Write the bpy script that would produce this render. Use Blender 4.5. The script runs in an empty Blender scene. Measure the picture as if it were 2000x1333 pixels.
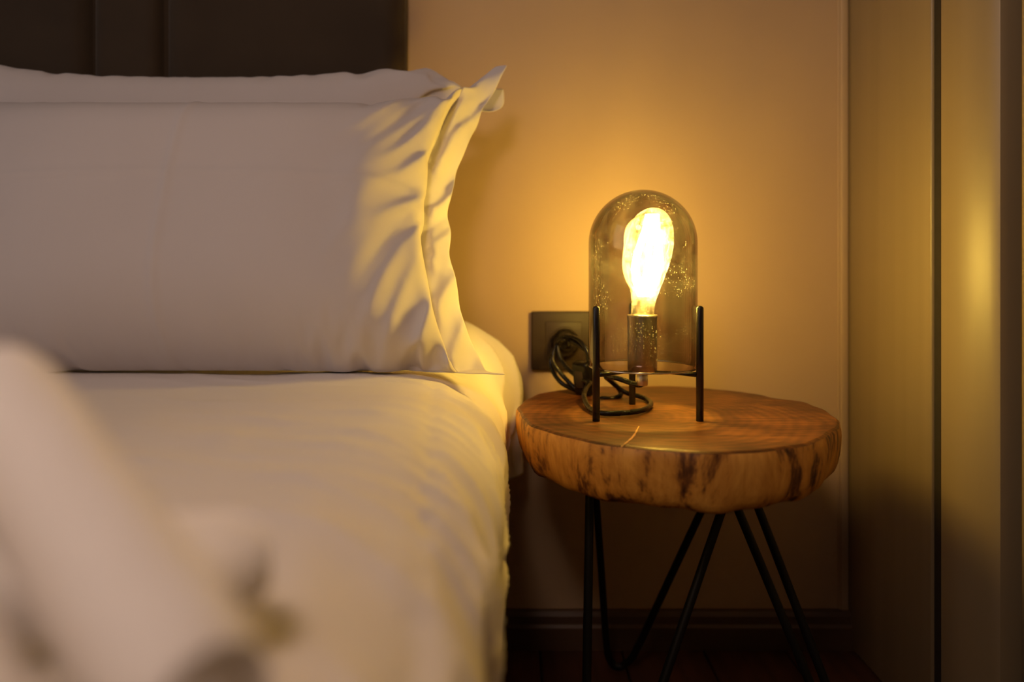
import bpy, bmesh, math, random
import numpy as np
from mathutils import Vector, Matrix

random.seed(4); RNG = np.random.default_rng(7)
SC = bpy.context.scene
COL = SC.collection

# ------------------------------------------------------------------ camera, light, exposure
F = 1340.0; CAM_H = 0.54; HOR = 540.0           # focal length in pixels, lens height, horizon row
cam_d = bpy.data.cameras.new('camera'); cam = bpy.data.objects.new('camera', cam_d); COL.objects.link(cam)
cam.location = (0, 0, CAM_H); cam.rotation_euler = (math.pi/2, 0, 0)
cam_d.sensor_width = 36.0; cam_d.lens = 36.0*F/2000.0
cam_d.shift_y = -(666.5-HOR)/2000.0
cam_d.clip_start = 0.01
cam_d.dof.use_dof = True; cam_d.dof.focus_distance = 0.745; cam_d.dof.aperture_fstop = 2.2
SC.camera = cam

world = bpy.data.worlds.new('world'); SC.world = world; world.use_nodes = True
world.node_tree.nodes['Background'].inputs[0].default_value = (0.55, 0.5, 0.5, 1)
world.node_tree.nodes['Background'].inputs[1].default_value = 0.02

WIN_FILL_POWER = 7.0
wl = bpy.data.lights.new('window_fill', 'AREA'); wl.shape = 'RECTANGLE'; wl.size = 1.5; wl.size_y = 1.7  # area lamp added as soft cool fill in front of the unseen window
wl.energy = WIN_FILL_POWER; wl.color = (0.86, 0.88, 1.0)
wlo = bpy.data.objects.new('window_fill', wl); COL.objects.link(wlo)
wlo.location = (-2.45, -0.75, 1.60); wlo.rotation_euler = Vector((-1.0, -0.0, 0.0)).to_track_quat('Z', 'Y').to_euler()

# added fill light: an unseen glowing globe over the bed (built further down)
FILL_AT = (-.16, -.12, 1.12); FILL_R = .10; FILL_STRENGTH = 22.0; FILL_COLOR = (1.0, .70, .56, 1)

LAMP_STRENGTH = 300.0
LAMP_COLOR = (1.0, 0.78, 0.165, 1)

SC.view_settings.view_transform = 'Standard'; SC.view_settings.look = 'None'
SC.view_settings.exposure = 0.0; SC.view_settings.gamma = 1.0; SC.view_settings.use_curve_mapping = False
SC.cycles.transparent_max_bounces = 32
SC.cycles.max_bounces = 10; SC.cycles.diffuse_bounces = 5
SC.cycles.use_denoising = True; SC.cycles.adaptive_threshold = .02

def px(x, y, Y):
    """photo pixel + depth in metres -> point in the room"""
    return Vector(((x-1000.0)/F*Y, Y, CAM_H-(y-HOR)/F*Y))

# ------------------------------------------------------------------ materials
def mat(name):
    m = bpy.data.materials.new(name); m.use_nodes = True
    nt = m.node_tree; nt.nodes.clear()
    out = nt.nodes.new('ShaderNodeOutputMaterial')
    return m, nt, out
def N(nt, typ, **kw):
    n = nt.nodes.new(typ)
    for k, v in kw.items():
        if k.startswith('i_'):
            n.inputs[k[2:].replace('_', ' ')].default_value = v
        else: setattr(n, k, v)
    return n
def ramp(nt, fac, stops):
    r = nt.nodes.new('ShaderNodeValToRGB'); e = r.color_ramp.elements
    while len(e) < len(stops): e.new(0.5)
    for el, (p, c) in zip(e, stops):
        el.position = p; el.color = c if len(c) == 4 else (*c, 1)
    nt.links.new(fac, r.inputs[0]); return r
def coords(nt, scale=(1, 1, 1), kind='Object'):
    tc = nt.nodes.new('ShaderNodeTexCoord'); mp = nt.nodes.new('ShaderNodeMapping')
    mp.inputs['Scale'].default_value = scale
    nt.links.new(tc.outputs[kind], mp.inputs[0]); return mp.outputs[0]
def noise(nt, vec, scale, detail=3, rough=0.5, dist=0.0):
    n = nt.nodes.new('ShaderNodeTexNoise'); n.inputs['Scale'].default_value = scale
    n.inputs['Detail'].default_value = detail; n.inputs['Roughness'].default_value = rough
    n.inputs['Distortion'].default_value = dist
    nt.links.new(vec, n.inputs['Vector']); return n.outputs['Fac']
def math_n(nt, op, a, b=None, c=None, clamp=False):
    n = nt.nodes.new('ShaderNodeMath'); n.operation = op; n.use_clamp = clamp
    for i, v in enumerate((a, b, c)):
        if v is None: continue
        if isinstance(v, (int, float)): n.inputs[i].default_value = v
        else: nt.links.new(v, n.inputs[i])
    return n.outputs[0]
def bump(nt, h, strength, dist, bsdf):
    b = nt.nodes.new('ShaderNodeBump'); b.inputs['Strength'].default_value = strength; b.inputs['Distance'].default_value = dist
    nt.links.new(h, b.inputs['Height']); nt.links.new(b.outputs[0], bsdf.inputs['Normal'])
def principled(nt, out, color=(.8, .8, .8), rough=.5, metal=0.0, spec=.5):
    b = nt.nodes.new('ShaderNodeBsdfPrincipled')
    b.inputs['Base Color'].default_value = (*color, 1); b.inputs['Roughness'].default_value = rough
    b.inputs['Metallic'].default_value = metal; b.inputs['Specular IOR Level'].default_value = spec
    nt.links.new(b.outputs[0], out.inputs[0]); return b

def m_fabric(name, color, vary, scale, bstr, bdist, sheen=0.0, rough=.85):
    m, nt, out = mat(name); b = principled(nt, out, color, rough, 0, .2)
    v = coords(nt); f = noise(nt, v, 7, 3)
    r = ramp(nt, f, [(0.3, tuple(c*(1-vary) for c in color)), (0.7, color)])
    nt.links.new(r.outputs[0], b.inputs['Base Color'])
    g = noise(nt, v, scale, 2); bump(nt, g, bstr, bdist, b)
    b.inputs['Sheen Weight'].default_value = sheen; b.inputs['Sheen Roughness'].default_value = .4
    return m
M = {}
M['linen'] = m_fabric('white_cotton', (.68, .635, .615), .03, 900, .12, .0004)
M['duvet'] = m_fabric('white_percale', (.82, .77, .73), .03, 900, .12, .0004)
M['towel'] = m_fabric('white_terry', (.93, .89, .83), .04, 420, .7, .0016, .2, .95)
M['velvet'] = m_fabric('brown_velvet', (.062, .043, .026), .25, 300, .25, .0006, .12, .8)
M['mattress'] = m_fabric('mattress_ticking', (.55, .5, .45), .05, 300, .2, .0006)
M['bedbase'] = m_fabric('bed_base_cloth', (.05, .035, .025), .2, 300, .3, .0006)

def m_wall():
    m, nt, out = mat('tan_wall_paint'); b = principled(nt, out, (.5, .38, .26), .62, 0, .3)
    v = coords(nt); f = noise(nt, v, 3.0, 4)
    r = ramp(nt, f, [(.3, (.51, .362, .22)), (.7, (.55, .395, .245))]); nt.links.new(r.outputs[0], b.inputs['Base Color'])
    bump(nt, noise(nt, v, 160, 3), .10, .0006, b); return m
M['wall'] = m_wall()
def m_panel():
    m, nt, out = mat('satin_tan_veneer'); b = principled(nt, out, (.4, .28, .17), .43, 0, .8)
    v = coords(nt, (1, 22, .5)); f = noise(nt, v, 2.0, 4, .5, .3)
    r = ramp(nt, f, [(.3, (.245, .182, .098)), (.7, (.275, .205, .115))]); nt.links.new(r.outputs[0], b.inputs['Base Color'])
    bump(nt, f, .06, .001, b); return m
M['panel'] = m_panel()
def simple(name, color, rough, metal=0, spec=.5):
    m, nt, out = mat(name); b = principled(nt, out, color, rough, metal, spec)
    v = coords(nt); f = noise(nt, v, 60, 3)
    mr = nt.nodes.new('ShaderNodeMapRange'); mr.inputs['To Min'].default_value = rough*.85; mr.inputs['To Max'].default_value = min(1, rough*1.15)
    nt.links.new(f, mr.inputs[0]); nt.links.new(mr.outputs[0], b.inputs['Roughness']); return m
M['ceiling'] = simple('ceiling_paint', (.7, .66, .6), .9)
M['outer_wall'] = simple('room_paint', (.5, .42, .34), .9)
M['trim'] = simple('tan_trim_paint', (.48, .35, .22), .45)
M['skirting'] = simple('brown_skirting', (.10, .055, .03), .45)
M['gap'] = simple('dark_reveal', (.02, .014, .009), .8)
M['black_metal'] = simple('black_powder_coat', (.007, .006, .005), .4, .0, .3)
M['lamp_metal'] = simple('black_satin_steel', (.016, .013, .011), .26, .3, .7)
M['chrome'] = simple('gunmetal_socket', (.60, .54, .53), .30, 1)
M['steel'] = simple('bright_steel', (.7, .66, .6), .2, 1)
M['plate'] = simple('anthracite_plastic', (.040, .024, .014), .5, 0, .3)
M['rubber'] = simple('black_rubber', (.006, .0045, .0035), .27, 0, .25)
M['winframe'] = simple('white_window_frame', (.7, .7, .7), .5)
M['winpane'] = simple('added_window_pane', (.35, .4, .5), .08)
M['porcelain'] = simple('white_ceramic', (.85, .82, .75), .4)
def m_floor():
    m, nt, out = mat('dark_red_floorboards'); b = principled(nt, out, (.09, .035, .02), .42)
    v = coords(nt, (14, 1, 1)); f = noise(nt, v, 4, 5, .6, .3)
    r = ramp(nt, f, [(.3, (.055, .02, .012)), (.7, (.13, .055, .03))]); nt.links.new(r.outputs[0], b.inputs['Base Color'])
    bump(nt, f, .15, .001, b); return m
M['floor'] = m_floor()
def m_stump_top():
    m, nt, out = mat('sawn_stump_face'); b = principled(nt, out, (.3, .13, .05), .42, 0, .45)
    v0 = coords(nt); tc = coords(nt, (1, 1, 0))
    nz = nt.nodes.new('ShaderNodeTexNoise'); nz.inputs['Scale'].default_value = 7; nz.inputs['Detail'].default_value = 3
    nt.links.new(v0, nz.inputs['Vector'])
    mx = nt.nodes.new('ShaderNodeVectorMath'); mx.operation = 'MULTIPLY_ADD'
    nt.links.new(nz.outputs['Color'], mx.inputs[0]); mx.inputs[1].default_value = (.05, .05, 0); nt.links.new(tc, mx.inputs[2])
    ln = nt.nodes.new('ShaderNodeVectorMath'); ln.operation = 'LENGTH'; nt.links.new(mx.outputs[0], ln.inputs[0])
    rings = math_n(nt, 'SINE', math_n(nt, 'MULTIPLY', ln.outputs['Value'], 520))
    rings = math_n(nt, 'MULTIPLY_ADD', rings, .5, .5)
    saw = noise(nt, coords(nt, (6, 90, 1)), 3, 5, .6, .2)           # saw marks running across
    blot = noise(nt, v0, 9, 5, .6, .5)
    f = math_n(nt, 'MULTIPLY_ADD', rings, .05, math_n(nt, 'MULTIPLY_ADD', saw, .50, math_n(nt, 'MULTIPLY', blot, .5)))
    r = ramp(nt, f, [(.36, (.035, .010, .003)), (.5, (.075, .022, .0055)), (.64, (.24, .083, .020))])
    nt.links.new(r.outputs[0], b.inputs['Base Color'])
    bump(nt, f, .18, .0010, b); return m
M['stump_top'] = m_stump_top()
def m_stump_side():
    m, nt, out = mat('debarked_stump_side'); b = principled(nt, out, (.35, .17, .06), .5, 0, .4)
    v0 = coords(nt)
    streak = noise(nt, coords(nt, (1, 1, .10)), 95, 4, .6)
    blot = noise(nt, coords(nt, (1, 1, .45)), 19, 6, .68, .8)
    f = math_n(nt, 'MULTIPLY_ADD', blot, .85, math_n(nt, 'MULTIPLY', streak, .42))
    r = ramp(nt, f, [(.51, (.045, .014, .005)), (.575, (.20, .072, .015)), (.635, (.58, .25, .038)), (.76, (.76, .37, .065))])
    nt.links.new(r.outputs[0], b.inputs['Base Color']); bump(nt, math_n(nt, 'ADD', streak, math_n(nt, 'MULTIPLY', blot, .6)), .45, .0025, b); return m
M['stump_side'] = m_stump_side()
M['crack'] = simple('pale_crack_fill', (.75, .42, .16), .5)

def m_thin_glass(name, tint_c, path_max, refl0, refl1, dust_glow, dust_glow_scale, streaks=False, rough=.02):
    """thin clear glass: straight-through tint, Fresnel-like gloss at grazing angles, a film of dust that scatters, and on the bulb imitates bloom"""
    m, nt, out = mat(name)
    lw = nt.nodes.new('ShaderNodeLayerWeight'); lw.inputs['Blend'].default_value = .5
    # slanting rays cross more of the coloured glass: tint ** (1/cos)
    ex = math_n(nt, 'MINIMUM', math_n(nt, 'DIVIDE', 1.0, math_n(nt, 'MAXIMUM', math_n(nt, 'SUBTRACT', 1.0, lw.outputs['Facing']), .05)), path_max)
    cb = nt.nodes.new('ShaderNodeCombineColor')
    for k in range(3): nt.links.new(math_n(nt, 'POWER', tint_c[k], ex), cb.inputs[k])
    tcol = cb.outputs[0]
    v = coords(nt)
    if streaks:                                            # blown glass: wall thickness drifts around the dome
        s = noise(nt, coords(nt, (1, 1, .03)), 30, 2, .5)
        rr = ramp(nt, s, [(.35, (.72, .70, .70)), (.6, (1, 1, 1))])
        mm = nt.nodes.new('ShaderNodeMix'); mm.data_type = 'RGBA'; mm.blend_type = 'MULTIPLY'; mm.inputs[0].default_value = 1
        nt.links.new(tcol, mm.inputs[6]); nt.links.new(rr.outputs[0], mm.inputs[7]); tcol = mm.outputs[2]
    tr = nt.nodes.new('ShaderNodeBsdfTransparent'); nt.links.new(tcol, tr.inputs[0])
    gl = nt.nodes.new('ShaderNodeBsdfGlossy'); gl.inputs['Roughness'].default_value = rough; gl.inputs[0].default_value = (.9, .9, .9, 1)
    fr = math_n(nt, 'MULTIPLY_ADD', math_n(nt, 'POWER', lw.outputs['Facing'], 4.0), refl1-refl0, refl0, True)
    mx = nt.nodes.new('ShaderNodeMixShader'); nt.links.new(fr, mx.inputs[0]); nt.links.new(tr.outputs[0], mx.inputs[1]); nt.links.new(gl.outputs[0], mx.inputs[2])
    res = mx.outputs[0]
    if dust_glow:
        df = nt.nodes.new('ShaderNodeBsdfTranslucent'); df.inputs[0].default_value = (.9, .88, .84, 1)
        d1 = noise(nt, v, dust_glow_scale, 5, .7, .8)
        dd = ramp(nt, d1, [(.40, (0, 0, 0)), (.72, (1, 1, 1))])
        vor = nt.nodes.new('ShaderNodeTexVoronoi'); vor.inputs['Scale'].default_value = 330; nt.links.new(v, vor.inputs['Vector'])
        sp = math_n(nt, 'LESS_THAN', vor.outputs['Distance'], .16)
        msk = math_n(nt, 'GREATER_THAN', noise(nt, v, 22, 3), .56)
        spk = math_n(nt, 'MULTIPLY', math_n(nt, 'MULTIPLY', sp, msk), dust_glow*14)
        amt = math_n(nt, 'ADD', math_n(nt, 'MULTIPLY_ADD', dd.outputs[0], dust_glow, dust_glow*.12), spk, None, True)
        m2 = nt.nodes.new('ShaderNodeMixShader'); nt.links.new(amt, m2.inputs[0]); nt.links.new(res, m2.inputs[1]); nt.links.new(df.outputs[0], m2.inputs[2])
        res = m2.outputs[0]
    nt.links.new(res, out.inputs[0]); return m
M['dome_glass'] = m_thin_glass('smoked_glass', (.87, .82, .81), 5.0, .03, .85, .007, 24, True)
M['bulb_glass'] = m_thin_glass('amber_bulb_glass', (.97, .92, .70), 3.0, .03, .5, .18, 60)  # film set high so its scatter imitates bloom round the filaments
def m_emit(name='glowing_filament', color=LAMP_COLOR, strength=LAMP_STRENGTH):
    m, nt, out = mat(name); e = nt.nodes.new('ShaderNodeEmission')
    e.inputs[0].default_value = color; e.inputs[1].default_value = strength
    nt.links.new(e.outputs[0], out.inputs[0]); return m
M['filament'] = m_emit()
M['opal'] = m_emit('fill_globe_glow', FILL_COLOR, FILL_STRENGTH)  # glowing surface of the added fill globe

# ------------------------------------------------------------------ object helpers
def mesh_obj(name, verts, faces, material, parent=None, smooth=True, loc=None):
    me = bpy.data.meshes.new(name); me.from_pydata([tuple(map(float, v)) for v in verts], [], [tuple(map(int, f)) for f in faces]); me.update()
    if smooth: me.polygons.foreach_set('use_smooth', [True]*len(me.polygons))
    me.materials.append(M[material])
    return link(name, me, parent, loc)
def link(name, me, parent=None, loc=None):
    o = bpy.data.objects.new(name, me); COL.objects.link(o)
    if parent is not None: o.parent = parent
    if loc is not None: o.location = loc
    return o
def empty(name, loc, label, cat, group=None):
    o = bpy.data.objects.new(name, None); COL.objects.link(o); o.location = loc; o.empty_display_size = .05
    return tag(o, label, cat, group)
def tag(o, label, cat=None, group=None):
    o['label'] = label
    if cat: o['category'] = cat
    if group: o['group'] = group
    return o
def struct(o, label=None, cat=None):
    o['kind'] = 'structure'
    if label: o['label'] = label
    if cat: o['category'] = cat
    return o
def box(name, lo, hi, material, parent=None, bev=0.0, seg=2, origin=None):
    """bevelled box between two corners in parent space"""
    bm = bmesh.new(); bmesh.ops.create_cube(bm, size=1.0)
    lo = Vector(lo); hi = Vector(hi); c = (lo+hi)/2; d = hi-lo
    for v in bm.verts: v.co = Vector((v.co.x*d.x, v.co.y*d.y, v.co.z*d.z))
    if bev: bmesh.ops.bevel(bm, geom=bm.edges[:], offset=bev, segments=seg, affect='EDGES', profile=.5)
    me = bpy.data.meshes.new(name); bm.to_mesh(me); bm.free(); me.materials.append(M[material])
    if bev: me.polygons.foreach_set('use_smooth', [True]*len(me.polygons))
    return link(name, me, parent, c)
def lathe(profile, seg=48, closed=False):
    vs, fs = [], []; n = len(profile)
    for i in range(seg):
        a = 2*math.pi*i/seg
        for r, z in profile: vs.append((r*math.cos(a), r*math.sin(a), z))
    for i in range(seg):
        j = (i+1) % seg
        for k in range(n if closed else n-1):
            l = (k+1) % n
            fs.append((i*n+k, j*n+k, j*n+l, i*n+l))
    return vs, fs
def catmull(P, n=8, closed=False):
    P = [Vector(p) for p in P]; out = []
    m = len(P)
    rng = range(m if closed else m-1)
    for i in rng:
        p0 = P[i-1] if (i > 0 or closed) else P[0]*2-P[1]
        p1 = P[i]; p2 = P[(i+1) % m]
        p3 = P[(i+2) % m] if (i+2 < m or closed) else P[-1]*2-P[-2]
        for k in range(n):
            t = k/n
            out.append(.5*((2*p1)+(p2-p0)*t+(2*p0-5*p1+4*p2-p3)*t*t+(3*p1-p0-3*p2+p3)*t**3))
    if not closed: out.append(P[-1])
    return out
def tube(points, r, seg=10, closed=False, cap=True):
    P = [Vector(p) for p in points]; n = len(P); vs, fs = [], []
    rs = r if isinstance(r, (list, tuple)) else [r]*n
    up = None
    for i in range(n):
        a = P[(i-1) % n] if (closed or i > 0) else P[0]; b = P[(i+1) % n] if (closed or i < n-1) else P[-1]
        t = (b-a).normalized()
        if up is None: up = t.orthogonal().normalized()
        up = (up-t*up.dot(t)).normalized(); w = t.cross(up)
        for k in range(seg):
            an = 2*math.pi*k/seg; vs.append(P[i]+(up*math.cos(an)+w*math.sin(an))*rs[i])
    for i in range(n if closed else n-1):
        j = (i+1) % n
        for k in range(seg):
            l = (k+1) % seg; fs.append((i*seg+k, i*seg+l, j*seg+l, j*seg+k))
    if cap and not closed:
        fs.append(tuple(range(seg))[::-1]); fs.append(tuple((n-1)*seg+k for k in range(seg)))
    return vs, fs
def grid_faces(ny, nx, off=0):
    i, j = np.meshgrid(np.arange(ny-1), np.arange(nx-1), indexing='ij')
    a = (i*nx+j+off).ravel()
    return np.stack([a, a+1, a+nx+1, a+nx], 1)
def vnoise(x, y, s=0):
    """smooth value noise on arrays"""
    xi = np.floor(x).astype(int); yi = np.floor(y).astype(int); fx = x-xi; fy = y-yi
    fx = fx*fx*(3-2*fx); fy = fy*fy*(3-2*fy)
    def h(a, b):
        n = np.sin(a*127.1+b*311.7+s*74.7)*43758.5453
        return n-np.floor(n)
    return (h(xi, yi)*(1-fx)+h(xi+1, yi)*fx)*(1-fy)+(h(xi, yi+1)*(1-fx)+h(xi+1, yi+1)*fx)*fy
def sstep(a, b, x):
    t = np.clip((x-a)/(b-a), 0, 1); return t*t*(3-2*t)

# ------------------------------------------------------------------ the room
WY = 1.005; WX = 0.491; LX = -2.5; RY = -3.2; CZ = 2.55
fl = struct(box('floor', (LX-.1, RY-.1, -.12), (WX+.2, WY+.15, -.012), 'gap'), 'dark reddish brown plank floor beneath the bed and stump table', 'floor')
fl_c = fl.location.copy()
plank_me = None; pw = .118
for i in range(8):
    x0 = .040-pw*4+i*pw
    o = box('floor_plank', (x0+.0012-fl_c.x, -.6-fl_c.y, -.012-fl_c.z), (x0+pw-.0012-fl_c.x, WY-fl_c.y, 0-fl_c.z), 'floor', fl, .0012, 1)
    if plank_me is None: plank_me = o.data
    else: o.data = plank_me
struct(box('wall_back', (LX-.1, WY, 0), (WX+.2, WY+.12, CZ), 'wall'), 'tan painted wall behind the bed, lit yellow by the lamp', 'wall')
struct(box('wall_left', (LX-.12, RY, 0), (LX, WY, CZ), 'outer_wall'), 'plain painted wall on the far side of the bed', 'wall')
struct(box('wall_front', (LX, RY-.12, 0), (WX+.2, RY, CZ), 'outer_wall'), 'plain painted wall facing the headboard', 'wall')
struct(box('ceiling', (LX-.1, RY-.1, CZ), (WX+.2, WY+.12, CZ+.1), 'ceiling'), 'plain pale ceiling above the room', 'ceiling')
w = struct(box('wall_right', (WX+.045, RY, 0), (WX+.2, WY, CZ), 'gap'), 'satin tan veneered panel wall beside the stump table', 'wall')
wc = w.location.copy()
def wp(y0, y1, x0, bev=.002):
    return box('wall_panel', Vector((x0, y0, 0.0))-wc, Vector((WX+.0455, y1, CZ))-wc, 'panel', w, bev, 2)
wp(.8035, WY, WX, .0022); 
def rounded_panel():
    pr = [(.787, WX+.0455), (.787, WX+.002), (.7852, WX+.0003), (.782, WX), (.772, WX+.0004), (.763, WX+.0012), (.754, WX+.0032), (.745, WX+.0061), (.736, WX+.0098), (.727, WX+.0142), (.7195, WX+.0184), (.7180, WX+.0200), (.7160, WX+.033), (.716, WX+.0455)]
    n = len(pr); vs = [Vector((x, y, z))-wc for z in (0, CZ) for y, x in pr]
    fs = [(k, (k+1) % n, n+(k+1) % n, n+k) for k in range(n)]+[tuple(range(n))[::-1], tuple(range(n, 2*n))]
    o = mesh_obj('wall_panel', vs, fs, 'panel', w)
    sm = o.modifiers.new('edges', 'EDGE_SPLIT'); sm.split_angle = math.radians(32)
rounded_panel()
box('painted_shade_strip', Vector((WX+.0035, .7872, 0))-wc, Vector((WX+.0455, .8034, CZ))-wc, 'gap', w)  # dark filler that paints the shade inside the panel groove
wp(.20, .700, WX+.028, .0025); wp(-.28, .19, WX+.028, .0025); wp(-.76, -.29, WX+.028, .0025)
# skirting on the back wall, with a stepped profile
def profile_x(name, prof, x0, x1, material):
    vs = [(x0, y, z) for y, z in prof]+[(x1, y, z) for y, z in prof]; n = len(prof)
    fs = [(k, (k+1) % n, n+(k+1) % n, n+k) for k in range(n)]+[tuple(range(n))[::-1], tuple(range(n, 2*n))]
    return mesh_obj(name, vs, fs, material, None, False)
bb = profile_x('baseboard_back', [(WY, 0), (WY-.016, 0), (WY-.016, .032), (WY-.013, .036), (WY-.012, .047), (WY-.008, .053), (WY, .053)], LX, WX, 'skirting')
struct(bb, 'low stepped skirting board under the tan wall', 'skirting')
# moulding in the corner: a flat strip with a bead
tr = box('trim_1', (.4795, WY-.006, .053), (.4905, WY, CZ), 'trim', None, .0015, 2)
struct(tr, 'thin vertical moulding strip in the corner of the tan wall', 'trim')
tc_ = tr.location
b = box('bead', Vector((.4765, WY-.003, .053))-tc_, Vector((.4800, WY, CZ))-tc_, 'trim', tr, .001, 2)
# added unseen window, a setting for the soft fill from the left
wn = box('added_window', (LX-.001, -1.65, .80), (LX+.012, .15, 2.40), 'winpane', None)
struct(wn, 'added unseen white framed two-light window on the far left wall', 'window')
for lo, hi in (((0, -1.70, .75), (.04, -1.62, 2.45)), ((0, .12, .75), (.04, .20, 2.45)), ((0, -.79, .83), (.035, -.71, 2.37)), ((0, -1.62, .75), (.04, .12, .83)), ((0, -1.62, 2.37), (.04, .12, 2.45))):
    box('added_window_frame', Vector((LX+lo[0], lo[1], lo[2]))-wn.location, Vector((LX+hi[0], hi[1], hi[2]))-wn.location, 'winframe', wn, .004, 2)

# added fill globe, unseen, brightening the pillows and towels
fill_globe = empty('added_fill_globe', FILL_AT, 'added glowing globe above the bed, unseen fill light', 'added fill light')
vs, fs = lathe([(max(.0003, FILL_R*math.sin(t)), -FILL_R*math.cos(t)) for t in np.linspace(0, math.pi, 25)], 40)
mesh_obj('globe', vs, fs, 'opal', fill_globe)
vs, fs = lathe([(.0001, FILL_R-.004), (.045, FILL_R-.008), (.04, FILL_R+.03), (.012, FILL_R+.05), (.0001, FILL_R+.05)], 28); mesh_obj('cap', vs, fs, 'lamp_metal', fill_globe)
vs, fs = tube([(0, 0, FILL_R+.045), (0, 0, CZ-FILL_AT[2])], .003, 8); mesh_obj('cord', vs, fs, 'rubber', fill_globe)

# ------------------------------------------------------------------ bed: base, mattress, headboard
BX = -.012                                                 # outer face of the hanging duvet
BTOP = .43
bed = empty('bed', (-.95, .1, 0), 'dark brown upholstered bed with a tall channelled velvet headboard', 'bed')
bo = bed.location.copy()
box('bed_base', Vector((-1.85, -1.05, .06))-bo, Vector((-.085, .95, .22))-bo, 'bedbase', bed, .012, 3)
box('mattress', Vector((-1.86, -1.05, .22))-bo, Vector((-.075, .95, .402))-bo, 'mattress', bed, .03, 4)
for sx in (-1.75, -.18):
    for sy in (-.95, .85):
        vs, fs = tube([(0, 0, 0), (0, 0, .07)], [.022, .028], 14)
        mesh_obj('bed_foot', vs, fs, 'black_metal', bed, True, Vector((sx, sy, 0))-bo)
HY = .958
hb = box('headboard', Vector((-1.80, HY+.012, .1))-bo, Vector((-.152, WY-.0005, 1.35))-bo, 'velvet', bed, .006, 2)
hbo = bo+hb.location
def hpanel(x0, x1):
    n, m_ = 24, 3; vs = []; zs = [.1, .7, 1.345]
    w_ = x1-x0
    for z in zs:
        for k in range(n+1):
            t = k/n; e = min(t, 1-t)*w_
            d = .022*(1-max(0, 1-e/.02)**2.2)**.5 if e < .02 else .022
            vs.append((x0+t*w_, HY+.018-d, z))
    fs = [tuple(f) for f in grid_faces(3, n+1)]
    b0 = len(vs)
    vs += [(x0, HY+.03, zs[0]), (x1, HY+.03, zs[0]), (x0, HY+.03, zs[-1]), (x1, HY+.03, zs[-1])]
    top = 2*(n+1)
    fs += [(b0, 0, n+1, top, b0+2), (n, b0+1, b0+3, top+n, 2*n+1), tuple([b0+2]+list(range(top, top+n+1))+[b0+3]), tuple([b0+1]+list(range(n, -1, -1))+[b0])]
    vs = [Vector(v)-hbo for v in vs]
    return mesh_obj('channel_panel', vs, fs, 'velvet', hb)
xr = px(787, 60, HY).x; xa = px(315, 60, HY).x; xb = px(177, 60, HY).x
edges = [xr, xa, xb]; wide = xr-xa; nar = xa-xb
x = xb
for k in range(4):
    x -= wide if k % 2 == 0 else nar
    edges.append(x)
for a, c in zip(edges[:-1], edges[1:]): hpanel(c+.0008, a-.0008)

# ------------------------------------------------------------------ duvet: one sheet over the top and down the right side
def duvet():
    ys = np.concatenate([np.linspace(-1.1, -.1, 30), np.linspace(-.09, .955, 230)])
    top = np.concatenate([np.linspace(-1.88, -.72, 24), np.linspace(-.71, -.16, 90)])
    nc, nd = 26, 34
    rows = []
    for Y in ys:
        near = sstep(.95, .70, Y)
        zt = BTOP+.050*sstep(.78, .95, Y)
        ex = BX+.026*sstep(.84, .98, Y)                    # outer face
        r_x = .115; r_z = .085+.03*sstep(.8, .95, Y)
        hem = .262+.012*math.sin(Y*9)
        P = []
        for X in top:
            P.append((X, zt))
        for k in range(nc):                                # rounded shoulder
            a = (k+1)/nc*math.pi/2
            P.append((ex-r_x+r_x*math.sin(a)**.92 if a > 0 else 0, zt-r_z*(1-math.cos(a))))
        x0, z0 = ex, zt-r_z
        for k in range(nd):
            t = (k+1)/nd
            P.append((x0, z0+(hem-z0)*t))
        P[len(top)-1:len(top)+1] = [(top[-1], zt), P[len(top)]]
        rows.append(P)
    A = np.array(rows); ny, nx = A.shape[:2]
    X = A[:, :, 0]; Z = A[:, :, 1]; Yg = np.repeat(ys[:, None], nx, 1)
    # stitch flat run to the shoulder start
    s = np.arange(nx)[None, :].repeat(ny, 0)
    drop = np.clip((s-(len(top)+nc*.35))/(nd+nc*.65), 0, 1)
    # drape folds down the side, gathering towards the hem
    fold = (np.sin(Yg*46+1.1+2.2*vnoise(Yg*5, drop*2, 3))+.6*np.sin(Yg*83+3*vnoise(Yg*7, drop*2, 5)))
    X = X+fold*.0052*drop**.8*sstep(0, .2, drop)+.006*(vnoise(Yg*9, drop*3, 8)-.5)*drop
    X = X-.012*drop*sstep(.55, .2, Yg)
    # wrinkles on the top: long shallow creases running in from the edge, slack near the shoulder
    q = vnoise(Yg*7+X*3, X*4, 11)
    ridg = lambda v: 1-np.abs(2*v-1)
    wr = ridg(vnoise(Yg*22+X*9+q*2, X*5-Yg*2, 2))**3*.0022+ridg(vnoise(Yg*40-X*12+q*3, X*8, 4))**3*.0010
    em = sstep(-.42, -.10, X)*sstep(.0, .15, Yg)
    Z = Z+wr*(.25+em)*(1-drop)+(.010*(vnoise(X*4+3, Yg*4, 21)-.5))*sstep(-.05, -.2, X)
    puck = ridg(vnoise(Yg*30+drop*3, s*.10+Yg*6, 14))**2*.0070*sstep(.0, .12, drop+em*.06)*sstep(1, .5, drop)
    X = X+puck*.9; Z = Z+puck*.5
    # stitched seam near the edge
    xs = -.074+(.64-Yg)*.10
    Z = Z-.0034*np.exp(-((X-xs)/.0028)**2)*(Yg < .75)*(1-drop)
    V = np.stack([X, Yg, Z], -1).reshape(-1, 3)
    loc = Vector((-.9, -.05, BTOP))
    o = mesh_obj('duvet', V-np.array(loc), grid_faces(ny, nx), 'duvet', None, True, loc)
    md = o.modifiers.new('thickness', 'SOLIDIFY'); md.thickness = .006; md.offset = -1
    return o
tag(duvet(), 'white cotton duvet spread over the bed, draped down its side', 'duvet')

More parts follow.
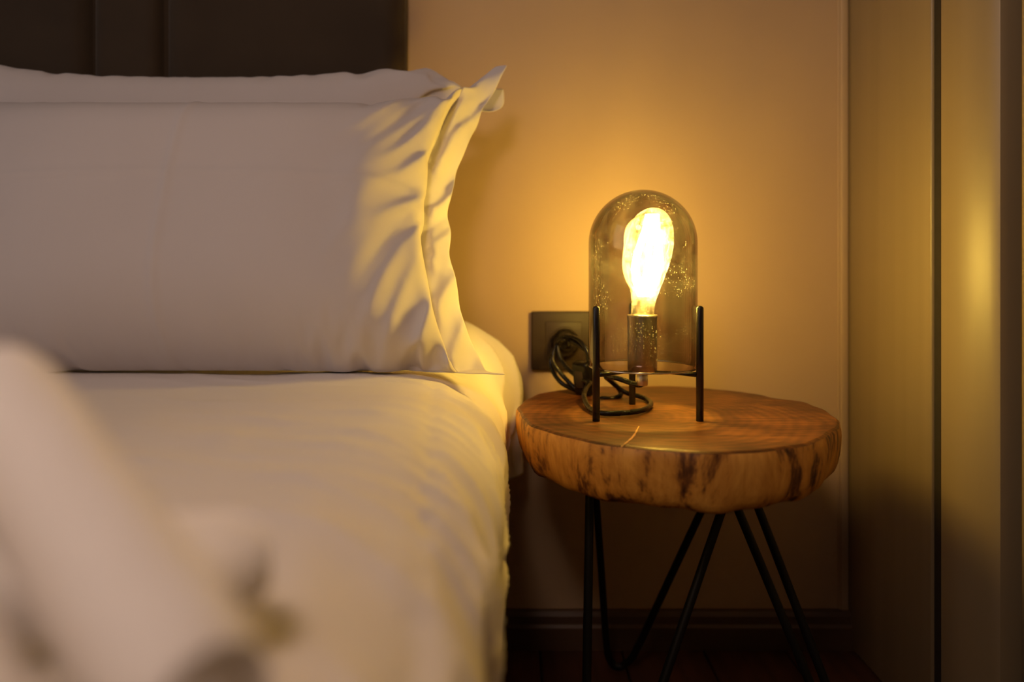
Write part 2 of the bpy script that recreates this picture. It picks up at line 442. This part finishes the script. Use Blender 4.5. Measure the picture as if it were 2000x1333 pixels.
# ------------------------------------------------------------------ pillow: cloth envelope inflated with position based dynamics
def relax(A, ax, step, rest, stiff, par):
    n = A.shape[ax]; idx = np.arange(n-step)
    idx = idx[(idx//step) % 2 == par]
    if ax == 0: a, b = A[idx], A[idx+step]
    else: a, b = A[:, idx], A[:, idx+step]
    d = b-a; L = np.sqrt((d*d).sum(-1, keepdims=True))+1e-9
    c = d*(.5*stiff*(L-rest)/L)
    if ax == 0: A[idx] += c; A[idx+step] -= c
    else: A[:, idx] += c; A[:, idx+step] -= c
def shear(A, rest, stiff, par):
    for s in (1, -1):
        i = np.arange(par, A.shape[0]-1, 2)
        if s == 1: a, b = A[i][:, :-1], A[i+1][:, 1:]
        else: a, b = A[i][:, 1:], A[i+1][:, :-1]
        d = b-a; L = np.sqrt((d*d).sum(-1, keepdims=True))+1e-9
        c = d*(.5*stiff*(L-rest)/L)
        if s == 1: A[i, :-1] += c; A[i+1, 1:] -= c
        else: A[i, 1:] += c; A[i+1, :-1] -= c
def normals(A):
    gx = np.gradient(A, axis=1); gy = np.gradient(A, axis=0)
    n = np.cross(gx, gy); return n/(np.sqrt((n*n).sum(-1, keepdims=True))+1e-12)
def sim_pillow(W, H, fl_w, h, steps, press, seed, start=None, wmax=.075):
    nx = int(round(W/h))+1; ny = int(round(H/h))+1; f = int(round(fl_w/h))
    if start is None:
        gx, gy = np.meshgrid((np.arange(nx)-(nx-1)/2)*h, (np.arange(ny)-(ny-1)/2)*h)
        Fm = np.stack([gx, gy, 0*gx], -1); B = Fm[f:ny-f, f:nx-f].copy()
        rg = np.random.default_rng(seed)
        Fm[..., 2] += rg.normal(0, .0012, gx.shape); B[..., 2] += rg.normal(0, .0012, B.shape[:2])
        Fm[f:ny-f, f:nx-f, 2] += .004; B[..., 2] -= .004
    else:
        def up(A, ny, nx):
            yi = np.linspace(0, A.shape[0]-1, ny); xi = np.linspace(0, A.shape[1]-1, nx)
            y0 = np.minimum(yi.astype(int), A.shape[0]-2); x0 = np.minimum(xi.astype(int), A.shape[1]-2)
            fy = (yi-y0)[:, None, None]; fx = (xi-x0)[None, :, None]
            g = lambda a, b: A[y0+a][:, x0+b]
            return (g(0, 0)*(1-fx)+g(0, 1)*fx)*(1-fy)+(g(1, 0)*(1-fx)+g(1, 1)*fx)*fy
        Fm = up(start[0], ny, nx); B = up(start[1], ny-2*f, nx-2*f)
        rg = np.random.default_rng(seed); Fm[..., 2] += rg.normal(0, .0006, Fm.shape[:2]); B[..., 2] += rg.normal(0, .0006, B.shape[:2])
    def weld():
        body = Fm[f:ny-f, f:nx-f]
        for sl in ((0, slice(None)), (-1, slice(None)), (slice(None), 0), (slice(None), -1)):
            m_ = (body[sl]+B[sl])*.5; body[sl] = m_; B[sl] = m_
    pF, pB = Fm.copy(), B.copy()
    su = np.linspace(-1, 1, nx-2*f)[None, :]; sv = np.linspace(-1, 1, ny-2*f)[:, None]
    wm = wmax*(1-.35*su**2)*(1-.25*sv**2); wm = wm*(1-.45*sstep(.62, .95, su))
    seam_t = Fm[:, nx-f-1:, 0].copy(); vv = np.linspace(0, 1, ny)[:, None]
    slack = .012+.016*vnoise(vv*7, vv*0+1.5, 31)+.010*vnoise(vv*15, vv*0+.5, 37)
    for st in range(steps):
        vF = (Fm-pF)*.93; vB = (B-pB)*.93; pF[:] = Fm; pB[:] = B
        Fm += vF; B += vB
        nF = normals(Fm[f:ny-f, f:nx-f]); nB = normals(B)
        Fm[f:ny-f, f:nx-f] += nF*press; B -= nB*press
        for it in range(8):
            for A in (Fm, B):
                for ax in (0, 1):
                    for par in (0, 1): relax(A, ax, 1, h, .95, par)
                    for par in (0, 1): relax(A, ax, 2, 2*h, .035, par)
                for par in (0, 1): shear(A, h*math.sqrt(2), .25, par)
            weld()
        zc = Fm[f:ny-f, f:nx-f, 2]; zc += (np.minimum(zc, wm)-zc)*.5
        zb = B[..., 2]; zb += (np.maximum(zb, -wm)-zb)*.5
        if start is not None:                              # slack end: the case is longer than its filling
            k = min(1, st/(steps*.6)); Fm[:, nx-f-1:, 0] += (seam_t-slack*k-Fm[:, nx-f-1:, 0])*.25; B[:, -1, 0] = Fm[f:ny-f, nx-f-1, 0]
    return Fm, B, f
PW, PH, PFL = .78, .50, .048
c1 = sim_pillow(PW, PH, PFL, .012, 190, .00006, 3, None, .088)
PIL = sim_pillow(PW, PH, PFL, .006, 120, .00002, 5, (c1[0], c1[1]), .088)

def pillow(name, warp, label, thick=1.0, flip=False):
    Fm, B, f = [a.copy() if isinstance(a, np.ndarray) else a for a in PIL]
    ny, nx = Fm.shape[:2]
    gu = np.linspace(-1, 1, nx)[None, :].repeat(ny, 0); gv = np.linspace(-1, 1, ny)[:, None].repeat(nx, 1)
    if flip: Fm[..., 0] *= -1; Fm = Fm[:, ::-1]; B[..., 0] *= -1; B = B[:, ::-1]
    # ironed fold lines: one upright, one level, each a fine raised crease
    Fm[..., 2] += .0030*np.exp(-(gu/.007)**2)*(np.abs(gv) < .82)+.0024*np.exp(-((gv-.06)/.010)**2)*(np.abs(gu) < .85)
    Fm[..., 2] *= thick; B[..., 2] *= thick
    kp = 1-sstep(.24, .30, Fm[f, :, 0]); kt = 1-sstep(.295, .335, Fm[ny-1-f, :, 0])      # top and bottom borders fold back out of sight
    for i in range(f):
        for row, sr, k_, sg in ((i, f, kp, 1), (ny-1-i, ny-1-f, kt, -1)):
            dd = (f-i)*.0062
            tgt = Fm[sr]+np.stack([0*k_, sg*.35*dd+0*k_, -.9*dd*(1 if thick > .9 else .3)+0*k_], -1)
            Fm[row] = Fm[row]*(1-k_[:, None])+tgt*k_[:, None]
    Wf = warp(Fm); Wb = warp(B)
    by, bx_ = B.shape[:2]
    root_loc = Vector((float(Wf[..., 0].mean()), float(Wf[..., 1].mean()), float(Wf[..., 2].min())))
    root = empty(name, root_loc, label, 'pillow', 'pillows against the headboard')
    off = np.array(root_loc)
    body = Wf[f:ny-f, f:nx-f]
    V = np.concatenate([body.reshape(-1, 3), Wb.reshape(-1, 3)])-off
    fs = np.concatenate([grid_faces(by, bx_), grid_faces(by, bx_, by*bx_)[:, ::-1]])
    o = mesh_obj('pillowcase', V, fs, 'linen', root)
    bm = bmesh.new(); bm.from_mesh(o.data); bmesh.ops.remove_doubles(bm, verts=bm.verts, dist=1e-5); bm.to_mesh(o.data); bm.free()
    sm = o.modifiers.new('smooth', 'SUBSURF'); sm.levels = 1; sm.render_levels = 1
    gf = grid_faces(ny, nx).reshape(ny-1, nx-1, 4)
    mk = np.ones((ny-1, nx-1), bool); mk[f:ny-f-1, f:nx-f-1] = False
    fo = mesh_obj('flange', Wf.reshape(-1, 3)-off, gf[mk], 'linen', root)
    bm = bmesh.new(); bm.from_mesh(fo.data); bmesh.ops.delete(bm, geom=[v for v in bm.verts if not v.link_faces], context='VERTS'); bm.to_mesh(fo.data); bm.free()
    md = fo.modifiers.new('thickness', 'SOLIDIFY'); md.thickness = .0012; md.offset = 0
    sm = fo.modifiers.new('smooth', 'SUBSURF'); sm.levels = 1; sm.render_levels = 1
    return root

def make_warp(cx, bot, top, sag=0.0, curl=None):
    """bot, top: (Y, Z) of the lower and upper rim of the pillow; local v runs between them"""
    vmin, vmax = PIL[0][..., 1].min(), PIL[0][..., 1].max()
    d = np.array([top[0]-bot[0], top[1]-bot[1]]); L = np.hypot(*d); d = d/L
    n = np.array([-d[1], d[0]])                            # towards the camera and up
    sc = L/(vmax-vmin)
    def warp(A):
        u, v, w = A[..., 0].copy(), A[..., 1].copy(), A[..., 2].copy()
        if curl is not None: u, v, w = curl(u, v, w)
        t = (v-vmin)/(vmax-vmin)
        Y = bot[0]+d[0]*t*L+n[0]*w; Z = bot[1]+d[1]*t*L+n[1]*w
        Z = Z-sag*np.exp(-(u/.25)**2)*t
        return np.stack([cx+u*.93, Y, Z], -1)
    return warp
def settle(wf, zfloor):
    """the part that would sink into the bed flattens out on it"""
    def g(A):
        P = wf(A); z = P[..., 2]; lim = zfloor(P[..., 0], P[..., 1])
        dz = np.maximum(lim-z, 0); P[..., 2] = np.where(z < lim, lim+.12*np.minimum(z-lim, 0)*0, z)
        P[..., 1] += dz*.2
        return P
    return g
bedz = lambda X, Y: BTOP+.006+.050*sstep(.78, .95, Y)
VM = float(PIL[0][..., 1].max())
def curl_front(u, v, w):
    q = v/VM; keep = 1-.85*sstep(.20, .32, u)
    w = np.where(w < 0, w*.28, w)
    # loose cloth at the open end: slanting creases running into the seam
    su = .30-np.abs(v)*-.04; d = np.clip((u-(su-.125))/.125, 0, 1)
    env = d**1.3*((w > .003) | (u > su))*sstep(1.0, .8, np.abs(q))*np.where(u > su, .8, 1.0)
    th = math.radians(52)+.25*(vnoise(v*6, u*6, 41)-.5)
    a_ = u*np.cos(th)+v*np.sin(th); b_ = -u*np.sin(th)+v*np.cos(th)
    rd = lambda x: 1-np.abs(2*x-1)
    f1 = rd(vnoise(b_*30+.8*vnoise(a_*9, b_*9, 5), a_*4.5, 43)); f2 = rd(vnoise(b_*72+3, a_*12, 47))
    w = w+env*(.0180*(f1**1.5-.35)+.006*(f2-.5))
    lo = sstep(-.45, -.85, q)*(w > .004)*sstep(.30, .2, np.abs(u))      # gathers where the cloth bunches on the bed
    w = w+lo*(.008*(rd(vnoise(u*22+v*9, v*9, 61))**2-.3))+(w > .02)*.006*(vnoise(u*7+4, v*7, 63)-.5)*sstep(.24, .1, u)
    fl_ = sstep(su, su+.03, u)*sstep(1.0, .75, np.abs(q)); w = w+fl_*.016*(vnoise(v*30, v*0+.5, 51)-.5); u = u+fl_*.010*(vnoise(v*19, v*0+.5, 53)-.5)
    w = w-keep*(.062*np.clip((-q-.25)/.75, 0, 1)**1.6+.050*np.clip((q-.45)/.55, 0, 1)**1.6)
    v = v-keep*.048*sstep(.25, -.95, q)
    # the open end's flange turns back towards the wall, its corners stay splayed
    fx = np.maximum(u-su, 0); mid = sstep(1.0, .6, np.abs(q)); w = w-fx*.55*mid; u = u-fx*.22*mid
    ur = sstep(.12, .30, u); u = u+ur*(.034*np.abs(q)**2.5-.014*(1-q*q))
    return u, v, w
def curl_back(u, v, w):
    q = v/VM; cw = sstep(.20, .34, u)*sstep(.30, .92, q)
    w = w-(1-cw)*(.025*np.clip((q-.55)/.45, 0, 1)**1.6); 
    u = u+.085*cw; v = v-.105*cw*sstep(.29, .42, u)
    return u, v, w
front = settle(make_warp(-.362, (.722, .405), (.882, .812), 0, curl_front), bedz)
pillow('pillow', front, 'front white pillow with ironed creases and a crumpled flange lit by the lamp', 1.0)
back = make_warp(-.415, (.878, .50), (.912, .868), 0, curl_back)
pillow('pillow', back, 'rear white pillow mostly hidden, only its top edge showing against the headboard', .28, False)

# ------------------------------------------------------------------ stump table with hairpin legs
TZ = .385; TC = Vector((.182, .792, 0))
tab = empty('stump_table', TC, 'round side table made of a thick tree-trunk slice on black hairpin legs', 'side table')
def stump():
    n = 180; zs = [0, -.002, -.005, -.012, -.02, -.03, -.04, -.048, -.053, -.0565, -.058]
    ins = [.004, .0012, 0, -.0006, -.0003, .001, .003, .006, .009, .013, .02]
    rad = []
    for k in range(n):
        a = 2*math.pi*k/n
        ca, sa = math.cos(a), math.sin(a)
        r = 1/math.sqrt((ca/.179)**2+(sa/.184)**2)
        r += .0035*math.sin(3*a+.6)+.002*math.sin(5*a+2)+.0012*math.sin(11*a)+.0008*math.sin(23*a+1)
        r += .006*math.exp(-((a-.30)/.10)**2)-.006*math.exp(-((a-.52)/.09)**2)      # knob on the right
        rad.append(r)
    vs = []
    for q, (z, d) in enumerate(zip(zs, ins)):
        for k in range(n):
            a = 2*math.pi*k/n
            rr = rad[k]-d+(0.0 if q < 2 else .0009*math.sin(17*a+q*.25)*math.sin(7*a)+.0005*math.sin(41*a+q*.1))
            vs.append((rr*math.cos(a), rr*math.sin(a), TZ+z+(.0012*math.sin(9*a)+.0007*math.sin(21*a) if q > 7 else 0)))
    side = [(q*n+k, q*n+(k+1) % n, (q+1)*n+(k+1) % n, (q+1)*n+k) for q in range(1, len(zs)-1) for k in range(n)]
    side = [f[::-1] for f in side]
    m0 = (len(zs)-1)*n
    mesh_obj('side_band', vs, side+[tuple(m0+k for k in range(n))[::-1]], 'stump_side', tab)
    tv = vs[:2*n]
    tf = [(k+n, (k+1) % n+n, (k+1) % n, k) for k in range(n)]+[tuple(range(n))]
    o = mesh_obj('top_face', tv, tf, 'stump_top', tab)
    o.data.polygons[-1].use_smooth = False
stump()
# the pale drying crack in the top
def crack():
    A = px(1248, 834, .155*F/(834-HOR)); B = px(1236, 855, .155*F/(855-HOR)); C = px(1213, 875, .155*F/(875-HOR))
    pts = catmull([A, B, C], 8); vs, fs = [], []
    for i, p in enumerate(pts):
        t = i/(len(pts)-1); wd = .0009*math.sin(math.pi*min(.97, max(.06, t)))+.0002+.0003*math.sin(i*2.1)
        vs += [(p.x-wd, p.y, TZ+.0002), (p.x+wd, p.y, TZ+.0002), (p.x+wd, p.y, TZ+.0007), (p.x-wd, p.y, TZ+.0007)]
    for i in range(len(pts)-1):
        for k in range(4): fs.append((i*4+k, i*4+(k+1) % 4, i*4+4+(k+1) % 4, i*4+4+k))
    mesh_obj('drying_crack', [Vector(v)-TC for v in vs], fs, 'crack', tab)
crack()
def hairpin(foot, l1, l2, Y1, Y2, r=.0048):
    """foot: point on the floor; l1, l2: two photo points on each rod; Y1, Y2: depth of each rod's top"""
    ztop = TZ-.057
    def top(l, Y):
        (xa, ya), (xb_, yb) = l; py = HOR+(CAM_H-ztop)*F/Y
        return px(xa+(xb_-xa)*(py-ya)/(yb-ya), py, Y)
    T1, T2 = top(l1, Y1), top(l2, Y2); Fv = Vector(foot)
    Fv.z = r
    d1 = (T1-Fv).normalized(); d2 = (T2-Fv).normalized()
    side = (d2-d1).normalized(); R = .013
    c = Fv+Vector((0, 0, R))
    pts = [T1]
    a1 = Fv-side*R*.95+d1*.030; a2 = Fv+side*R*.95+d2*.030
    pts += [T1.lerp(a1, .35), T1.lerp(a1, .7), a1, Fv-side*R*.72+Vector((0, 0, R*.42)), Fv, Fv+side*R*.72+Vector((0, 0, R*.42)), a2, T2.lerp(a2, .7), T2.lerp(a2, .35), T2]
    P = catmull(pts, 6)
    vs, fs = tube(P, r, 10)
    leg = mesh_obj('hairpin_leg', [v-TC for v in vs], fs, 'black_metal', tab)
    mid = (T1+T2)/2
    pl = box('mounting_plate', (T1+Vector((-.02, -.015, -.001)))-TC, (T1+Vector((.02, .015, .002)))-TC, 'black_metal', leg, .001, 1)
    pl2 = box('mounting_plate', (T2+Vector((-.02, -.015, -.001)))-TC, (T2+Vector((.02, .015, .002)))-TC, 'black_metal', leg, .001, 1)
hairpin((.145, .940, 0), ((1163, 985), (1176, 1240)), ((1370, 995), (1262, 1220)), .86, .84)
hairpin((.083, .662, 0), ((1152, 980), (1150, 1330)), ((1407, 995), (1276, 1333)), .735, .755)
hairpin((.358, .690, 0), ((1441, 990), (1590, 1325)), ((1479, 986), (1612, 1325)), .755, .80)

# ------------------------------------------------------------------ the lamp
LC = Vector((.1455, .766, TZ))
lamp = empty('table_lamp', LC, 'glowing table lamp with a smoked glass dome on three black rod legs', 'table lamp')
z_ = lambda Z: Z-TZ
RG = .0598; ZB = .4395; ZT = .6365
def dome_profile(r, zb, zt, n=14):
    zc = zt-r
    p = [(r, zb+(zc-zb)*k/10) for k in range(11)]
    p += [(r*math.cos(k/n*math.pi/2), zc+r*math.sin(k/n*math.pi/2)) for k in range(1, n)]+[(0.0004, zt)]
    return p
outer = dome_profile(RG, z_(ZB), z_(ZT)); inner = dome_profile(RG-.0022, z_(ZB), z_(ZT)-.0022)
vs, fs = lathe(inner[::-1]+outer, 72, True)
dome = mesh_obj('glass_dome', vs, fs, 'dome_glass', lamp); dome['label'] = 'smoked glass dome'
rimp = [(RG-.0011+.0013*math.cos(a), z_(ZB)+.0011*math.sin(a)) for a in np.linspace(0, 2*math.pi, 9)[:-1]]
vs, fs = lathe(rimp, 72, True); mesh_obj('ground_rim', vs, fs, 'steel', dome)
# legs at 120 degrees, two in front
RL = .0640; rl = .0040
leg_prof = [(.0001, 0), (rl, 0), (rl, .121), (rl*.85, .1222), (rl*.5, .1232), (.0001, .1235)]
legv, legf = lathe(leg_prof, 18)
ang = [math.radians(210), math.radians(330), math.radians(90)]
leg_me = None
for a in ang:
    p = (RL*math.cos(a), RL*math.sin(a), 0)
    if leg_me is None:
        o = mesh_obj('leg', legv, legf, 'lamp_metal', lamp, True, p); leg_me = o.data
    else: o = link('leg', leg_me, lamp, p)
    # short arm from the leg to the ring that carries the glass
    vs, fs = tube([(RL*math.cos(a), RL*math.sin(a), z_(.4345)), (.040*math.cos(a), .040*math.sin(a), z_(.4345)), (.0135*math.cos(a), .0135*math.sin(a), z_(.4345))], [.0030, .0020, .0012], 10)
    mesh_obj('support_arm', vs, fs, 'lamp_metal', lamp)
rs = .0163
sp = [(.0001, z_(.434)), (rs*.9, z_(.434)), (rs, z_(.4355)), (rs, z_(.4935)), (rs*1.04, z_(.4945)), (rs*1.04, z_(.4965)), (rs*.97, z_(.4972)), (rs*.86, z_(.4965)), (rs*.84, z_(.489)), (.0001, z_(.489))]
vs, fs = lathe(sp, 40); so = mesh_obj('bulb_socket', vs, fs, 'chrome', lamp); so['label'] = 'polished gunmetal bulb socket'
vs, fs = lathe([(.0001, z_(.418)), (.0052, z_(.418)), (.006, z_(.419)), (.006, z_(.436)), (.0001, z_(.436))], 24); mesh_obj('cable_gland', vs, fs, 'chrome', so)
vs, fs = lathe([(.0001, z_(.4895)), (rs*.82, z_(.4895)), (rs*.82, z_(.4945)), (.009, z_(.4955)), (.0001, z_(.4955))], 32); mesh_obj('lamp_holder', vs, fs, 'porcelain', so)
# bulb, leaning a touch to the right
bulb_prof = [(.0125, .497), (.0128, .505), (.0142, .516), (.0178, .530), (.0222, .545), (.0254, .560), (.0265, .574), (.0252, .589), (.0212, .602), (.0150, .6105), (.0080, .6150), (.0003, .6165)]
bp = catmull([(r, z_(z), 0) for r, z in bulb_prof], 4); bp = [(max(.0002, p.x), p.y) for p in bp]
vs, fs = lathe(bp, 40)
def lean(v): return Vector((v[0]+(v[2]-z_(.497))*.10, v[1], v[2]))
bulb = mesh_obj('bulb', [lean(v) for v in vs], fs, 'bulb_glass', lamp); bulb['label'] = 'clear amber filament bulb'
vs, fs = lathe([(.0001, z_(.496)), (.006, z_(.497)), (.0042, z_(.506)), (.0030, z_(.520)), (.0026, z_(.530)), (.0001, z_(.532))], 20)
mesh_obj('glass_stem', [lean(v) for v in vs], fs, 'bulb_glass', bulb)
for k in range(8):                                         # bowed LED filaments, wide in the belly of the bulb
    a = 2*math.pi*k/8+.3
    pts = [Vector((r*math.cos(a+q), r*math.sin(a+q), z_(z))) for r, z, q in ((.0055, .518, 0), (.0125, .534, .1), (.0155, .553, .25), (.0120, .575, .4), (.0075, .594, .5), (.0060, .609, .55))]
    vs, fs = tube([lean(p) for p in catmull(pts, 3)], .0021, 8)
    mesh_obj('filament', vs, fs, 'filament', bulb)
wire = [Vector((0, 0, z_(.53))), Vector((.004, .002, z_(.545))), Vector((.002, .001, z_(.606)))]
vs, fs = tube([lean(p) for p in catmull(wire, 6)], .0006, 6); mesh_obj('support_wire', vs, fs, 'steel', bulb)

# ------------------------------------------------------------------ power socket, plug and cord
so_l = px(1037, 608, WY); so_r = px(1163, 722, WY)
pc = Vector(((so_l.x+so_r.x)/2, WY, (so_l.z+so_r.z)/2))
out = empty('wall_socket', (pc.x, WY, so_r.z), 'dark square power socket plate on the tan wall behind the lamp', 'power socket')
oo = out.location.copy(); hw = (so_r.x-so_l.x)/2; hh = (so_l.z-so_r.z)/2
box('cover_plate', Vector((pc.x-hw, WY-.010, pc.z-hh))-oo, Vector((pc.x+hw, WY, pc.z+hh))-oo, 'plate', out, .003, 3)
box('insert', Vector((pc.x-.027, WY-.0112, pc.z-.028))-oo, Vector((pc.x+.027, WY-.009, pc.z+.028))-oo, 'plate', out, .0012, 2)
rp = [(.0225, 0), (.0225, -.0018), (.0195, -.0018), (.0190, 0)]
vs, fs = lathe(rp, 40, True)
PP = Vector((px(1102, 668, WY).x, WY-.0115, px(1102, 668, WY).z))
mesh_obj('socket_ring', [Vector((v[0], v[2], v[1]))+PP-oo for v in vs], fs, 'plate', out)

cord = empty('power_cord', (.10, .84, TZ), 'black lamp cord tied in loose loops from the wall plug to the lamp', 'power cord')
co = cord.location.copy()
pp = [(.0001, .0), (.0185, .0), (.0195, -.002), (.0195, -.010), (.017, -.018), (.011, -.026), (.007, -.030), (.006, -.040), (.0045, -.046), (.0001, -.046)]
vs, fs = lathe(pp, 32)
mesh_obj('plug', [Vector((v[0], v[2]-.002, v[1]))+PP-co for v in vs], fs, 'rubber', cord)
def wirep(pts, r=.0031, name='cable'):
    P = catmull([px(*p) for p in pts], 8); vs, fs = tube(P, r, 9)
    return mesh_obj(name, [v-co for v in vs], fs, 'rubber', cord)
onT = lambda y: .151*F/(y-HOR)                             # depth of a cord lying on the table at row y
wirep([(1102, 668, .957), (1090, 672, .94), (1076, 700, .93), (1078, 722, .925), (1096, 748, .92), (1124, 763, .91), (1146, 776, .895), (1160, 786, .875), (1176, 779, .87), (1196, 779, .868), (1210, 774, .872), (1212, 766, .88), (1202, 752, .885), (1186, 738, .89), (1172, 722, .89)])
wirep([(1172, 722, .89), (1150, 690, .89), (1120, 668, .905), (1098, 662, .925), (1084, 680, .925), (1080, 705, .92), (1094, 728, .915), (1112, 748, .91), (1128, 765, .905), (1142, 774, .90)])
wirep([(1142, 774, .90), (1147, 752, .89), (1150, 720, .885), (1148, 690, .885), (1132, 666, .895), (1108, 657, .915), (1092, 664, .925), (1091, 690, .92), (1104, 715, .91), (1130, 738, .89), (1152, 748, .87)])
wirep([(1152, 748, .87), (1143, 762, .84), (1141, 777, .82), (1148, 794, .79), (1162, 804, onT(804)), (1185, 808, onT(808)), (1220, 807, onT(807)), (1250, 803, onT(803)), (1266, 796, onT(796)), (1271, 788, onT(788)), (1262, 780, onT(780)), (1246, 774, onT(776)), (1224, 768, .86), (1208, 758, .862), (1192, 744, .85), (1184, 737, .83), (1200, 738, .80), (1220, 744, .79), (1240, 751, .775), (1252, 752, .766), (1254, 746, .766)])
# twist tie around the bundle and the in-line switch hanging in it
vs, fs = tube(catmull([px(1090, 668, .918), px(1100, 664, .908), (px(1108, 672, .91)), px(1102, 682, .918), px(1093, 678, .922)], 6, True), .0016, 7, True)
mesh_obj('twist_tie', [v-co for v in vs], fs, 'rubber', cord)
A = px(1136, 706, .888); B = px(1143, 772, .893); ax = (B-A); L = ax.length
sw = box('cord_switch', (-.0135, -.008, -L/2), (.0135, .008, L/2), 'rubber', cord, .0055, 3)
sw.location = (A+B)/2-co; sw.rotation_euler = (-ax).to_track_quat('Z', 'Y').to_euler()
box('rocker', (-.006, -.0095, -.011), (.006, -.0068, .011), 'plate', sw, .001, 2)

# ------------------------------------------------------------------ rolled towels in the foreground
def towel_roll(label, A, B, R, turns=4.5, th=.9, seed=0, soft=.10):
    """A, B: ends of the axis. A thick strip wound in a spiral, with soft layered ends"""
    A, B = Vector(A), Vector(B); axis = (B-A); L = axis.length; e = axis.normalized()
    up = Vector((0, 0, 1)); s = e.cross(up).normalized()
    pitch = R/turns; t = pitch*th
    na = int(turns*30); nl = 23
    sect = []
    ths = np.linspace(.6*math.pi, turns*2*math.pi, na)
    so_, si_ = [], []
    for a in ths:
        r = pitch*a/(2*math.pi)
        so_.append((r*math.cos(-a-1.0), r*math.sin(-a-1.0))); ri = max(.0006, r-t)
        si_.append((ri*math.cos(-a-1.0), ri*math.sin(-a-1.0)))
    loop = so_+si_[::-1]; n = len(loop)
    vs = []
    for k in range(nl):
        f = .5-.5*math.cos(math.pi*k/(nl-1)); edge = min(f, 1-f)*L
        for q, (x, y) in enumerate(loop):
            rr = math.hypot(x, y); lay = rr/pitch
            wob = 1+.018*math.sin(f*9+lay*2+seed)+.012*math.sin(f*23+math.atan2(y, x)*3)
            sh = .0012*math.sin(lay*2.1+seed)*(1 if f > .5 else -1)*(abs(f-.5)*2)**3
            shrink = 1-soft*max(0, 1-edge/.014)**2
            p = A+e*(f*L+sh)+s*(x*wob*shrink)+up*(y*wob*shrink)
            vs.append(p)
    fs = []
    for k in range(nl-1):
        for q in range(n):
            fs.append((k*n+q, k*n+(q+1) % n, (k+1)*n+(q+1) % n, (k+1)*n+q))
    for q in range(na-1):                                  # spiral end faces
        fs.append((q, n-1-q, n-2-q, q+1)[::-1]); m0 = (nl-1)*n
        fs.append((m0+q, m0+n-1-q, m0+n-2-q, m0+q+1))
    loc = (A+B)/2; loc.z = min(v.z for v in vs)
    o = mesh_obj('rolled_towel', [v-loc for v in vs], fs, 'towel', None, True, loc)
    es = o.modifiers.new('edges', 'EDGE_SPLIT'); es.split_angle = math.radians(50)
    return tag(o, label, 'towel', 'rolled towels on the duvet')
zb = BTOP+.006
e_ = Vector((.738, -.505, -.449)).normalized()
nA = Vector((-.0684, .146, zb+.0185)); fA = nA-e_*.112; nA = nA+e_*.009
towel_roll('rolled white hand towel leaning diagonally across the one lying behind it', fA, nA, .018, 4, .99, 0)
towel_roll('rolled white hand towel lying flat on the duvet under the two leaning ones', (-.190, .178, zb+.017), (-.075, .210, zb+.017), .017, 3.5, .99, 2, .45)
dC = Vector((-.0225, -.033, 0)); nC = nA+dC
towel_roll('rolled white hand towel at the lower left corner, cut off by the frame', nC-e_*.108, nC, .0175, 4, .99, 4)
